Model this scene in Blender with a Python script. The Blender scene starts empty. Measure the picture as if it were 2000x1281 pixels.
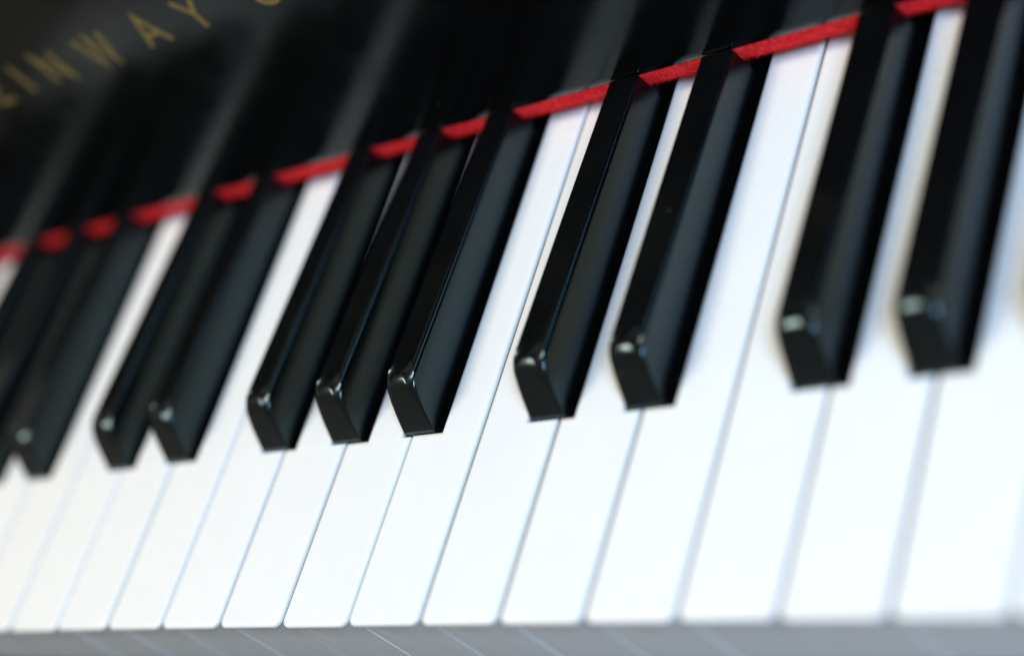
import bpy, bmesh, math, random
from mathutils import Vector, Matrix, noise

# ------------------------------------------------------------------ camera
random.seed(7)
scene = bpy.context.scene
COL = scene.collection
MM = 0.001
cam_d = bpy.data.cameras.new('camera')
cam = bpy.data.objects.new('camera', cam_d); COL.objects.link(cam)
RX = Vector((0.7241551, 0.2812218, -0.6296934))      # image right
RD = Vector((-0.1189263, -0.8484767, -0.5156973))    # image down
RF = Vector((-0.6793055, 0.4483319, -0.5809841))     # viewing direction
CPOS = Vector((317.368, -119.043, 252.075)) * MM
M = Matrix.Identity(4)
for r in range(3):
    M[r][0], M[r][1], M[r][2], M[r][3] = RX[r], -RD[r], -RF[r], CPOS[r]
cam.matrix_world = M
cam_d.sensor_width = 36.0
cam_d.lens = 36.0 * 3609.0 / 2000.0
cam_d.clip_start = 0.01
cam_d.clip_end = 50.0
cam_d.dof.use_dof = True
cam_d.dof.focus_distance = 0.432
cam_d.dof.aperture_fstop = 3.8
cam_d.dof.aperture_blades = 9
scene.camera = cam

# ------------------------------------------------------------------ light
world = bpy.data.worlds.new('World'); scene.world = world
world.use_nodes = True
bg = world.node_tree.nodes['Background']
bg.inputs['Color'].default_value = (1.0, 0.90, 0.74, 1)
bg.inputs['Strength'].default_value = 0.24

def area(name, loc, target, sx, sy, power, color):
    d = bpy.data.lights.new(name, 'AREA'); d.shape = 'RECTANGLE'
    d.size, d.size_y, d.energy, d.color = sx, sy, power, color
    o = bpy.data.objects.new(name, d); COL.objects.link(o)
    o.location = loc
    o.rotation_euler = (Vector(target) - Vector(loc)).to_track_quat('-Z', 'Y').to_euler()
    return o
area('window_light_cool', (0.74, -0.26, 0.62), (0.05, 0.05, 0), 0.22, 0.27, 10.6, (0.47, 0.68, 1.0))
area('window_light_warm', (-0.58, -0.10, 1.10), (0.0, 0.05, 0), 0.45, 0.45, 12.2, (1.0, 0.93, 0.78))

vs = scene.view_settings
vs.view_transform = 'Standard'; vs.look = 'None'; vs.exposure = 0.0; vs.gamma = 1.0
vs.use_curve_mapping = False

# ------------------------------------------------------------------ materials
def new_mat(name):
    m = bpy.data.materials.new(name); m.use_nodes = True
    nt = m.node_tree
    return m, nt, nt.nodes['Principled BSDF']

def noise_node(nt, scale, detail=3.0, rough=0.55, vec=None):
    n = nt.nodes.new('ShaderNodeTexNoise')
    n.inputs['Scale'].default_value = scale
    n.inputs['Detail'].default_value = detail
    n.inputs['Roughness'].default_value = rough
    if vec is not None: nt.links.new(vec, n.inputs['Vector'])
    return n

def coords(nt, scale=(1, 1, 1)):
    g = nt.nodes.new('ShaderNodeNewGeometry')
    mp = nt.nodes.new('ShaderNodeMapping')
    mp.inputs['Scale'].default_value = scale
    nt.links.new(g.outputs['Position'], mp.inputs['Vector'])
    return mp.outputs['Vector']

def ramp(nt, fac, stops):
    r = nt.nodes.new('ShaderNodeValToRGB')
    while len(r.color_ramp.elements) < len(stops): r.color_ramp.elements.new(0.5)
    for e, (p, c) in zip(r.color_ramp.elements, stops):
        e.position = p; e.color = (c[0], c[1], c[2], 1)
    nt.links.new(fac, r.inputs['Fac'])
    return r.outputs['Color']

def maprange(nt, val, a, b, lo, hi):
    r = nt.nodes.new('ShaderNodeMapRange')
    r.inputs['From Min'].default_value = a; r.inputs['From Max'].default_value = b
    r.inputs['To Min'].default_value = lo; r.inputs['To Max'].default_value = hi
    nt.links.new(val, r.inputs['Value'])
    return r.outputs['Result']

def bump(nt, b, height, strength, dist):
    n = nt.nodes.new('ShaderNodeBump')
    n.inputs['Strength'].default_value = strength
    n.inputs['Distance'].default_value = dist
    nt.links.new(height, n.inputs['Height'])
    nt.links.new(n.outputs['Normal'], b.inputs['Normal'])

def mat_ivory():
    m, nt, b = new_mat('white_key_plastic')
    v = coords(nt)
    n = noise_node(nt, 40, 4, 0.6, v)
    c = ramp(nt, n.outputs['Fac'], [(0.3, (0.82, 0.82, 0.80)), (0.7, (0.84, 0.84, 0.82))])
    oi = nt.nodes.new('ShaderNodeObjectInfo')        # every key has aged a little differently
    c2 = ramp(nt, oi.outputs['Random'], [(0.0, (0.992, 0.988, 0.975)), (1.0, (1.0, 1.0, 1.0))])
    mx = nt.nodes.new('ShaderNodeMix'); mx.data_type = 'RGBA'; mx.blend_type = 'MULTIPLY'
    mx.inputs['Factor'].default_value = 1.0
    nt.links.new(c, mx.inputs['A']); nt.links.new(c2, mx.inputs['B'])
    nt.links.new(mx.outputs['Result'], b.inputs['Base Color'])
    n2 = noise_node(nt, 160, 4, 0.6, v)
    nt.links.new(maprange(nt, n2.outputs['Fac'], 0.3, 0.7, 0.22, 0.34), b.inputs['Roughness'])
    b.inputs['IOR'].default_value = 1.49
    return m

def mat_ebony(name, rough, base, sc, ior=1.5):
    m, nt, b = new_mat(name)
    v = coords(nt, sc)
    n = noise_node(nt, 900, 4, 0.6, v)
    n2 = noise_node(nt, 60, 4, 0.6, coords(nt))
    # black stain with a few specks of dust caught on it
    vo = nt.nodes.new('ShaderNodeTexVoronoi'); vo.inputs['Scale'].default_value = 260
    nt.links.new(coords(nt), vo.inputs['Vector'])
    near = maprange(nt, vo.outputs['Distance'], 0.035, 0.06, 1.0, 0.0)
    sp = nt.nodes.new('ShaderNodeSeparateColor'); nt.links.new(vo.outputs['Color'], sp.inputs['Color'])
    few = maprange(nt, sp.outputs['Red'], 0.95, 1.0, 0.0, 1.0)
    mu = nt.nodes.new('ShaderNodeMath'); mu.operation = 'MULTIPLY'
    nt.links.new(near, mu.inputs[0]); nt.links.new(few, mu.inputs[1])
    mx = nt.nodes.new('ShaderNodeMix'); mx.data_type = 'RGBA'
    nt.links.new(mu.outputs[0], mx.inputs['Factor'])
    mx.inputs['A'].default_value = (base[0], base[1], base[2], 1)
    mx.inputs['B'].default_value = (0.22, 0.22, 0.21, 1)
    nt.links.new(mx.outputs['Result'], b.inputs['Base Color'])
    nt.links.new(maprange(nt, n2.outputs['Fac'], 0.3, 0.7, rough - 0.04, rough + 0.06), b.inputs['Roughness'])
    b.inputs['IOR'].default_value = ior
    b.inputs['Specular Tint'].default_value = (0.60, 0.90, 1.0, 1)
    bump(nt, b, n.outputs['Fac'], 0.04, 0.0001)
    return m

def mat_felt():
    m, nt, b = new_mat('red_felt')
    v = coords(nt)
    n = noise_node(nt, 900, 6, 0.75, v)
    c = ramp(nt, n.outputs['Fac'], [(0.34, (0.50, 0.006, 0.010)), (0.50, (0.80, 0.014, 0.022)), (0.66, (0.90, 0.06, 0.055))])
    nt.links.new(c, b.inputs['Base Color'])
    b.inputs['Roughness'].default_value = 0.95
    b.inputs['Specular IOR Level'].default_value = 0.1
    b.inputs['Sheen Weight'].default_value = 0.06
    b.inputs['Sheen Tint'].default_value = (1, 0.35, 0.3, 1)
    bump(nt, b, n.outputs['Fac'], 0.9, 0.0005)
    return m

def mat_wood():
    m, nt, b = new_mat('key_stick_wood')
    v = coords(nt, (1, 0.06, 1))
    n = noise_node(nt, 700, 5, 0.6, v)
    c = ramp(nt, n.outputs['Fac'], [(0.3, (0.33, 0.19, 0.10)), (0.7, (0.48, 0.30, 0.17))])
    nt.links.new(c, b.inputs['Base Color'])
    b.inputs['Roughness'].default_value = 0.7
    return m

def mat_gold():
    m, nt, b = new_mat('gold_inlay')
    n = noise_node(nt, 700, 3, 0.6, coords(nt))
    c = ramp(nt, n.outputs['Fac'], [(0.3, (0.19, 0.135, 0.038)), (0.7, (0.27, 0.195, 0.057))])
    nt.links.new(c, b.inputs['Base Color'])
    b.inputs['Metallic'].default_value = 0.35
    b.inputs['Roughness'].default_value = 0.45
    return m

IVORY = mat_ivory()
EBONY = mat_ebony('black_key_ebony', 0.17, (0.0018, 0.0018, 0.0022), (1, 0.12, 1), 1.53)
LACQUER = mat_ebony('fallboard_lacquer', 0.15, (0.0018, 0.0018, 0.002), (1, 1, 1), 1.31)
FELT = mat_felt()
WOOD = mat_wood()
GOLD = mat_gold()
BED = mat_ebony('bed_black_stain', 0.6, (0.012, 0.011, 0.010), (0.1, 1, 1))

# ------------------------------------------------------------------ helpers
def obj_from_bm(name, bm, mat, parent=None, smooth=None, wn=False):
    me = bpy.data.meshes.new(name)
    bmesh.ops.recalc_face_normals(bm, faces=bm.faces[:])
    bm.to_mesh(me); bm.free()
    me.materials.append(mat)
    if smooth is not None:
        for p in me.polygons: p.use_smooth = True
        me.set_sharp_from_angle(angle=math.radians(smooth))
    o = bpy.data.objects.new(name, me); COL.objects.link(o)
    if parent is not None: o.parent = parent
    if wn:
        md = o.modifiers.new('weighted_normal', 'WEIGHTED_NORMAL'); md.keep_sharp = True
    return o

def tag(o, label, cat, group=None, kind=None):
    if label: o['label'] = label
    if cat: o['category'] = cat
    if group: o['group'] = group
    if kind: o['kind'] = kind
    return o

def box(bm, x0, x1, y0, y1, z0, z1):
    v = [bm.verts.new((x * MM, y * MM, z * MM)) for x in (x0, x1) for y in (y0, y1) for z in (z0, z1)]
    for f in ((0, 1, 3, 2), (4, 6, 7, 5), (0, 4, 5, 1), (2, 3, 7, 6), (0, 2, 6, 4), (1, 5, 7, 3)):
        bm.faces.new([v[i] for i in f])
    return v

def extrude_x(name, prof, x0, x1, mat, parent=None, nx=1, smooth=40):
    """profile of (y, z) in mm swept along x"""
    bm = bmesh.new(); rings = []
    for i in range(nx + 1):
        x = x0 + (x1 - x0) * i / nx
        rings.append([bm.verts.new((x * MM, y * MM, z * MM)) for y, z in prof])
    n = len(prof)
    for i in range(nx):
        for j in range(n):
            bm.faces.new((rings[i][j], rings[i][(j + 1) % n], rings[i + 1][(j + 1) % n], rings[i + 1][j]))
    bm.faces.new(rings[0][::-1]); bm.faces.new(rings[-1])
    return obj_from_bm(name, bm, mat, parent, smooth)

# ------------------------------------------------------------------ layout (mm)
PITCH = 23.5
GAP = 1.05
YS = 49.0            # front foot of the black keys
YF = 137.2           # front of the felt strip
XL, XR = -13 * PITCH, 9 * PITCH
W_FIRST, W_LAST = -13, 8
# gap index -> sideways offset of the black key standing over it
OFFS = {2: -2.8, 3: 1.7, 5: -3.0, 6: 0.2, 7: 3.0}
SHARP = {}
for g in range(-12, 8):
    base = {2: 2, 3: 3, 5: 5, 6: 6, 0: 7}.get(g % 7)
    if base: SHARP[g] = OFFS[base]
SHARP.update({0: 3.0, -1: 0.5, -2: -3.3, 2: -3.1, 3: 1.2, -4: 2.3, -5: -1.9, 7: 4.3})
NAMES = {1: 'C', 2: 'D', 3: 'E', 4: 'F', 5: 'G', 6: 'A', 0: 'B'}

# ------------------------------------------------------------------ setting
extrude_x('key_bed', [(-14, -40), (185, -40), (185, -25), (-14, -25)], XL - 2, XR + 2, BED)
tag(bpy.data.objects['key_bed'], None, None, kind='structure')
extrude_x('back_light_block', [(165, -24.9), (180, -24.9), (180, 30), (165, 30)], XL - 2, XR + 2, BED)  # unseen board added behind the keys so no light leaks in from the back
tag(bpy.data.objects['back_light_block'], None, None, kind='structure')

# ------------------------------------------------------------------ fallboard
TILT = math.radians(1.5)
FB_R, FB_A = 7.0, math.radians(20)       # the foot of the board curls back under this radius
FB_LIP = (YF - 0.1, 9.2)
fb_c = (FB_LIP[0] + FB_R * math.cos(FB_A), FB_LIP[1] + FB_R * math.sin(FB_A))
prof = []
for i in range(13):
    a = FB_A * (1 - i / 12) - TILT * i / 12
    prof.append((fb_c[0] - FB_R * math.cos(a), fb_c[1] - FB_R * math.sin(a)))
FB_H = 150.0
y_top = prof[-1][0] + math.tan(TILT) * (FB_H - prof[-1][1])
prof += [(y_top, FB_H), (y_top + 1.5, FB_H + 1.5), (y_top + 22, FB_H + 1.5), (YF + 28, FB_LIP[1])]
FACE_Y0, FACE_Z0 = prof[12]
fallboard = bpy.data.objects.new('fallboard', None); COL.objects.link(fallboard)
tag(fallboard, 'glossy black fallboard with gold capital letters standing above the red felt', 'fallboard')
extrude_x('board', prof, XL - 2, XR + 2, LACQUER, fallboard, smooth=35)

# gold lettering: each letter a thin raised inlay made of strokes
CAP = 10.6
def arc(cx, cy, rx, ry, a0, a1, n=14):
    return [(cx + rx * math.cos(math.radians(a0 + (a1 - a0) * i / n)), cy + ry * math.sin(math.radians(a0 + (a1 - a0) * i / n))) for i in range(n + 1)]
S_PATH = arc(0, .74, .30, .24, 35, 250, 12) + arc(0, .26, .32, .26, 80, -145, 12)[1:]
GLYPH = {
    'S': [S_PATH],
    'T': [[(-.36, 1), (.36, 1)], [(0, 1), (0, 0)]],
    'E': [[(-.26, 0), (-.26, 1), (.28, 1)], [(-.26, .52), (.2, .52)], [(-.26, 0), (.3, 0)]],
    'I': [[(0, 0), (0, 1)]],
    'N': [[(-.36, 0), (-.36, 1), (.36, 0), (.36, 1)]],
    'W': [[(-.54, 1), (-.27, 0), (0, 1), (.27, 0), (.54, 1)]],
    'A': [[(-.42, 0), (0, 1), (.42, 0)], [(-.27, .34), (.27, .34)]],
    'Y': [[(-.38, 1), (0, .48), (.38, 1)], [(0, .48), (0, 0)]],
    'O': [arc(0, .5, .46, .5, 0, 360, 28)],
    '&': [arc(-.02, .28, .34, .29, 20, -250, 22) + [(.10, .66)] + arc(-.02, .80, .19, .19, -40, 220, 14) + [(.38, 0)]],
}
def letter(ch, xc, z_base):
    bm = bmesh.new(); k = 0
    hw = 0.078
    for path in GLYPH[ch]:
        pts = [Vector((p[0], p[1])) for p in path]
        n = len(pts)
        L, R = [], []
        for i, p in enumerate(pts):
            d0 = (pts[i] - pts[i - 1]).normalized() if i > 0 else (pts[1] - pts[0]).normalized()
            d1 = (pts[i + 1] - pts[i]).normalized() if i < n - 1 else d0
            n0 = Vector((-d0.y, d0.x)); n1 = Vector((-d1.y, d1.x))
            nn = (n0 + n1)
            nn = n0 if nn.length < 1e-4 else nn.normalized()
            s = hw / max(0.35, nn.dot(n0))
            L.append(p + nn * s); R.append(p - nn * s)
        h = 0.16 + 0.03 * k; k += 1
        lo, hi = [], []
        def put(p, h):
            # local letter coordinates -> on the face of the board
            x = xc + p.x * CAP
            s = z_base + p.y * CAP - FACE_Z0
            y = FACE_Y0 + s * math.tan(TILT)
            return bm.verts.new((x * MM, (y - h) * MM, (FACE_Z0 + s) * MM))
        LT = [put(p, h) for p in L]; RT = [put(p, h) for p in R]
        LB = [put(p, -0.3) for p in L]; RB = [put(p, -0.3) for p in R]
        for i in range(n - 1):
            bm.faces.new((LT[i], LT[i + 1], RT[i + 1], RT[i]))
            bm.faces.new((LT[i], LB[i], LB[i + 1], LT[i + 1]))
            bm.faces.new((RT[i], RT[i + 1], RB[i + 1], RB[i]))
        bm.faces.new((LT[0], RT[0], RB[0], LB[0]))
        bm.faces.new((LT[-1], LB[-1], RB[-1], RT[-1]))
    o = obj_from_bm('letter', bm, GOLD, fallboard)
    return o
BASE_Z = 64.3
for ch, x in (('S', -187), ('T', -168), ('E', -150), ('I', -135.5), ('N', -119.5), ('W', -97.5), ('A', -74.5), ('Y', -55),
              ('&', -28.5), ('S', -4), ('O', 17), ('N', 40), ('S', 61)):
    letter(ch, x + 2.0, BASE_Z + 0.8)

# ------------------------------------------------------------------ red felt strip
felt_z0, felt_z1 = 4.6, 9.18
strip = bpy.data.objects.new('felt_strip', None); COL.objects.link(strip)
tag(strip, 'bright red felt strip running along the foot of the black fallboard', 'felt strip')
bm = bmesh.new()
nx = 900
ring_prof = []
for i in range(9):  ring_prof.append((YF, felt_z0 + (felt_z1 - felt_z0) * i / 8, 'f'))
ring_prof += [(YF + 4, felt_z1, 't'), (YF + 16, felt_z1, 't'), (YF + 16, felt_z0, 'b'), (YF + 4, felt_z0, 'b')]
rings = []
for i in range(nx + 1):
    x = XL + (XR - XL) * i / nx
    ring = []
    for j, (y, z, k) in enumerate(ring_prof):
        p = Vector((x * 0.9, y, z * 1.3))
        d = noise.noise(p * 0.9) * 0.16 + noise.noise(p * 2.3) * 0.12
        zz = z + (noise.noise(Vector((x * 0.7, 3.1, z))) * 0.16 if j in (0, 8) else 0)
        yy = y + d + (0.35 if j in (0, 8) else 0.0) if k == 'f' else y
        ring.append(bm.verts.new((x * MM, yy * MM, zz * MM)))
    rings.append(ring)
n = len(ring_prof)
for i in range(nx):
    for j in range(n):
        bm.faces.new((rings[i][j], rings[i][(j + 1) % n], rings[i + 1][(j + 1) % n], rings[i + 1][j]))
bm.faces.new(rings[0][::-1]); bm.faces.new(rings[-1])
obj_from_bm('felt_body', bm, FELT, strip, smooth=60)
# loose fibres standing off the cut face
bm = bmesh.new()
for i in range(15000):
    x = random.uniform(XL, XR)
    t = random.random()
    edge = random.random()
    z = felt_z0 + (felt_z1 - felt_z0) * (random.uniform(-0.02, 0.10) if edge < 0.4 else t)
    d = Vector((random.gauss(0, 1), -abs(random.gauss(0, 0.5)) - 0.15, random.gauss(-0.2, 0.6) if edge > 0.4 else random.gauss(-0.7, 0.4))).normalized()
    ln = random.uniform(0.25, 0.7)
    w = Vector((random.gauss(0, 1), random.gauss(0, 1), random.gauss(0, 1))).cross(d).normalized() * 0.022
    a = Vector((x, YF + 0.15, z)); b = a + d * ln * 0.6; c = b + (d + Vector((random.gauss(0, .5), random.gauss(0, .3), random.gauss(0, .5)))).normalized() * ln * 0.4
    v = [bm.verts.new(q * MM) for q in (a - w, a + w, b + w, b - w, c)]
    bm.faces.new((v[0], v[1], v[2], v[3])); bm.faces.new((v[3], v[2], v[4]))
fib = obj_from_bm('felt_fibres', bm, FELT, strip)
fib['kind'] = 'stuff'

# ------------------------------------------------------------------ white keys
SH_HALF = 5.15        # half width of a black key at its foot
CLEAR, CLEAR_R = 1.3, 2.3          # slot clearance beside a black key
Y_BACK = 158.0
def round_corner(c, p0, p1, r, n=6):
    """arc replacing corner c between directions to p0 and p1"""
    c = Vector(c); a = (Vector(p0) - c).normalized(); b = (Vector(p1) - c).normalized()
    s, e = c + a * r, c + b * r
    cen = c + (a + b) * r
    out = []
    for i in range(n + 1):
        t = i / n * math.pi / 2
        out.append(tuple(cen - b * r * math.cos(t) - a * r * math.sin(t)))
    return out

def white_outline(w, inset=0.0, y0=0.0, rfront=1.8):
    x0 = w * PITCH + GAP / 2 + inset
    x1 = (w + 1) * PITCH - GAP / 2 - inset
    pts = []
    pts += round_corner((x0, y0), (x0, 50), (x1, y0), rfront) if rfront else [(x0, y0)]
    pts += round_corner((x1, y0), (x0, y0), (x1, 50), rfront) if rfront else [(x1, y0)]
    yn = YS - 0.15 - inset
    if (w + 1) in SHARP:
        xr = (w + 1) * PITCH + SHARP[w + 1] - SH_HALF - CLEAR - inset
        pts += [(x1, yn), (xr, yn), (xr, Y_BACK)]
    else:
        pts += [(x1, Y_BACK)]
    if w in SHARP:
        xl = w * PITCH + SHARP[w] + SH_HALF + CLEAR_R + inset
        pts += [(xl, Y_BACK), (xl, yn), (x0, yn)]
    else:
        pts += [(x0, Y_BACK)]
    return pts

def loft(levels):
    """stack of outlines (same point count): [(points, z), ...], capped at both ends"""
    bm = bmesh.new()
    rings = [[bm.verts.new((x * MM, y * MM, z * MM)) for x, y in pts] for pts, z in levels]
    n = len(rings[0])
    for A, B in zip(rings, rings[1:]):
        for k in range(n):
            bm.faces.new((A[k], A[(k + 1) % n], B[(k + 1) % n], B[k]))
    bm.faces.new(rings[0][::-1]); bm.faces.new(rings[-1])
    return bm

def key_top_mesh(w, thick=1.15, roll=1.35, deep=0.75):
    """thin plastic plate whose upper edges roll over, wider than deep"""
    lv = [(white_outline(w, 0.0, 0.0, 2.3), -thick)]
    for k in range(8):
        a = math.radians(90) * k / 7
        ins = roll * (1 - math.cos(a))
        lv.append((white_outline(w, ins, ins * 0.75, max(0.35, 2.3 - ins)), -deep + deep * math.sin(a)))
    return loft(lv)

WHITE_LABEL = {
    -13: 'white key farthest left of all, beyond the picture edge',
    -12: 'white key between the two black keys beyond the left picture edge',
    -11: 'blurred white key tail at the upper left corner of the keys, touching the picture edge',
    -10: 'blurred white key tail at the upper left edge, just left of the leftmost black group',
    -9: 'white key between first and second black keys of the leftmost group of three',
    -8: 'white key sliver at the left picture edge, left of the leftmost black key front',
    -7: 'blurred white key immediately right of the leftmost black key front end',
    -6: 'blurred white key immediately left of the left-hand pair of black keys',
    -5: 'blurred white key between the two black keys of the left-hand pair',
    -4: 'white key immediately right of the left-hand pair of black keys',
    -3: 'white key immediately left of the central group of three black keys',
    -2: 'white key between first and second black keys of the central group of three',
    -1: 'white key in sharp focus between second and third black keys of the central three',
    0: 'white key immediately right of the central group of three black keys',
    1: 'white key immediately left of the pair of black keys right of centre',
    2: 'white key between the two black keys of the pair right of centre',
    3: 'bright white key immediately right of the pair of black keys right of centre',
    4: 'bright white key immediately left of the two rightmost black keys',
    5: 'bright blurred white key between the two rightmost black keys',
    6: 'bright blurred white key immediately right of the rightmost black key',
    7: 'white key of which only a sliver shows at the right picture edge',
    8: 'white key farthest right of all, beyond the picture edge',
}
for w in range(W_FIRST, W_LAST + 1):
    rs = random.Random(100 + w)
    root = bpy.data.objects.new('white_key', None); COL.objects.link(root)
    root.location = (rs.uniform(-0.13, 0.13) * MM, rs.uniform(-0.12, 0.12) * MM, rs.uniform(-0.16, 0.16) * MM)
    tag(root, WHITE_LABEL[w], 'piano key', 'white piano keys in a row')
    obj_from_bm('key_top', key_top_mesh(w), IVORY, root, smooth=50, wn=True)
    x0, x1 = w * PITCH + GAP / 2, (w + 1) * PITCH - GAP / 2
    bm = bmesh.new(); box(bm, x0 - 0.30, x1 + 0.30, 2.2, 2.8, -24.6, -2.2)
    bmesh.ops.bevel(bm, geom=[e for e in bm.edges if abs(e.verts[0].co.x - e.verts[1].co.x) < 1e-9 and abs(e.verts[0].co.y - e.verts[1].co.y) < 1e-9 and e.verts[0].co.y < 2.5 * MM],
                    offset=0.12 * MM, segments=2, profile=0.5, affect='EDGES')
    obj_from_bm('front_plate', bm, IVORY, root, smooth=50, wn=True)
    obj_from_bm('key_stick', loft([(white_outline(w, 0.6, 2.85, 0), -24.7), (white_outline(w, 0.6, 2.85, 0), -1.18)]), WOOD, root)

# ------------------------------------------------------------------ black keys
SH_H0, SH_H1 = 12.0, 10.0      # height above the white keys, front and rear
def sharp_mesh():
    """one black key about x = 0, built of level slices: sloping front, rounded shoulders, notch under the felt"""
    bm = bmesh.new()
    yb = YF - 0.7
    H = SH_H0
    RS, RFH, RFV = 1.25, 2.8, 2.6          # side shoulder radius, front shoulder depth and height
    NC = 7
    zs = [-6.0, 0.0, 0.45, 0.75, 1.05, 2.5, 5.2, 7.5] + [H - RFV + RFV * math.sin(math.radians(a)) for a in (0, 12, 24, 35, 45, 54, 62, 69, 75, 80, 84, 87, 89, 90)]
    rings = []
    for z in zs:
        t = max(0.0, z / H)
        hw = SH_HALF + (4.62 - SH_HALF) * t
        yf = YS + max(0.0, 0.35 * min(1, max(0, (z - 0.45) / 0.6))) + 6.4 * max(0.0, (z - 1.05) / (H - 1.05))
        if z > H - RFV:
            u = (z - (H - RFV)) / RFV
            yf += RFH * (1 - math.sqrt(max(0.0, 1 - u * u)))
        if z > H - RS:
            u = (z - (H - RS)) / RS
            hw -= RS * (1 - math.sqrt(max(0.0, 1 - u * u)))
        rc = 0.45 + 2.3 * t ** 3
        yr = yb
        ring = []
        for k in range(NC):
            a = math.pi * 1.0 + (math.pi / 2) * k / (NC - 1)
            ring.append((-hw + rc + rc * math.cos(a), yf + rc + rc * math.sin(a), abs(math.sin(2 * a))))
        for k in range(NC):
            a = math.pi * 1.5 + (math.pi / 2) * k / (NC - 1)
            ring.append((hw - rc + rc * math.cos(a), yf + rc + rc * math.sin(a), abs(math.sin(2 * a))))
        ring += [(hw, yr, 0), (-hw, yr, 0)]
        def fall(y, z):      # the top sinks towards the rear
            f = 1 + (SH_H1 / SH_H0 - 1) * max(0, min(1, (y - YS - 8) / (yb - YS - 8)))
            return z * f if z > 0 else z
        rings.append([bm.verts.new((x * MM, y * MM, (fall(y, z) - 0.55 * c * t ** 5) * MM)) for x, y, c in ring])
    n = len(rings[0])
    for A, B in zip(rings, rings[1:]):
        for k in range(n):
            bm.faces.new((A[k], A[(k + 1) % n], B[(k + 1) % n], B[k]))
    bm.faces.new(rings[0][::-1])
    # the flat of the top: an inner outline keeps the drooping corners smooth
    inner = []
    for v in rings[-1]:
        x, y, z = v.co
        inner.append(bm.verts.new((x * 0.62, y + (1.1 * MM if y < 100 * MM else -1.0 * MM), fall((y / MM) + 1.1, SH_H0) * MM)))
    for k in range(n):
        bm.faces.new((rings[-1][k], rings[-1][(k + 1) % n], inner[(k + 1) % n], inner[k]))
    bm.faces.new(inner)
    box(bm, -4.7, 4.7, yb - 3, YF + 14, -6.0, 4.2)      # the stick running on under the felt
    return bm

BLACK_LABEL = {
    -12: 'black key farthest left of all, beyond the picture edge',
    -11: 'black key second from the left end, beyond the picture edge',
    -9: 'blurred black key at the left edge, first of the leftmost group of three',
    -8: 'blurred black key at the left edge, middle of the leftmost group of three',
    -7: 'blurred black key with leftmost visible front end, last of the leftmost group of three',
    -5: 'left black key of the blurred pair left of centre',
    -4: 'right black key of the blurred pair left of centre',
    -2: 'left black key of the central group of three',
    -1: 'middle black key of the central group of three',
    0: 'right black key of the central group of three, sharpest front corner of all',
    2: 'left black key of the pair right of centre',
    3: 'right black key of the pair right of centre, with blue-grey side',
    5: 'second black key from the right edge, with blurred round highlights',
    6: 'rightmost black key in the picture, with two round blurred highlights',
    7: 'black key just beyond the right picture edge',
}
proto = None
for g in sorted(SHARP):
    if proto is None:
        o = obj_from_bm('black_key', sharp_mesh(), EBONY, None, smooth=40, wn=True); proto = o
    else:
        o = proto.copy(); COL.objects.link(o)
    rs = random.Random(500 + g)
    o.location = ((g * PITCH + SHARP[g]) * MM, 0, rs.uniform(-0.1, 0.1) * MM)
    o.rotation_euler = (0, 0, rs.uniform(-0.0012, 0.0012))
    tag(o, BLACK_LABEL[g], 'piano key', 'black piano keys in twos and threes')
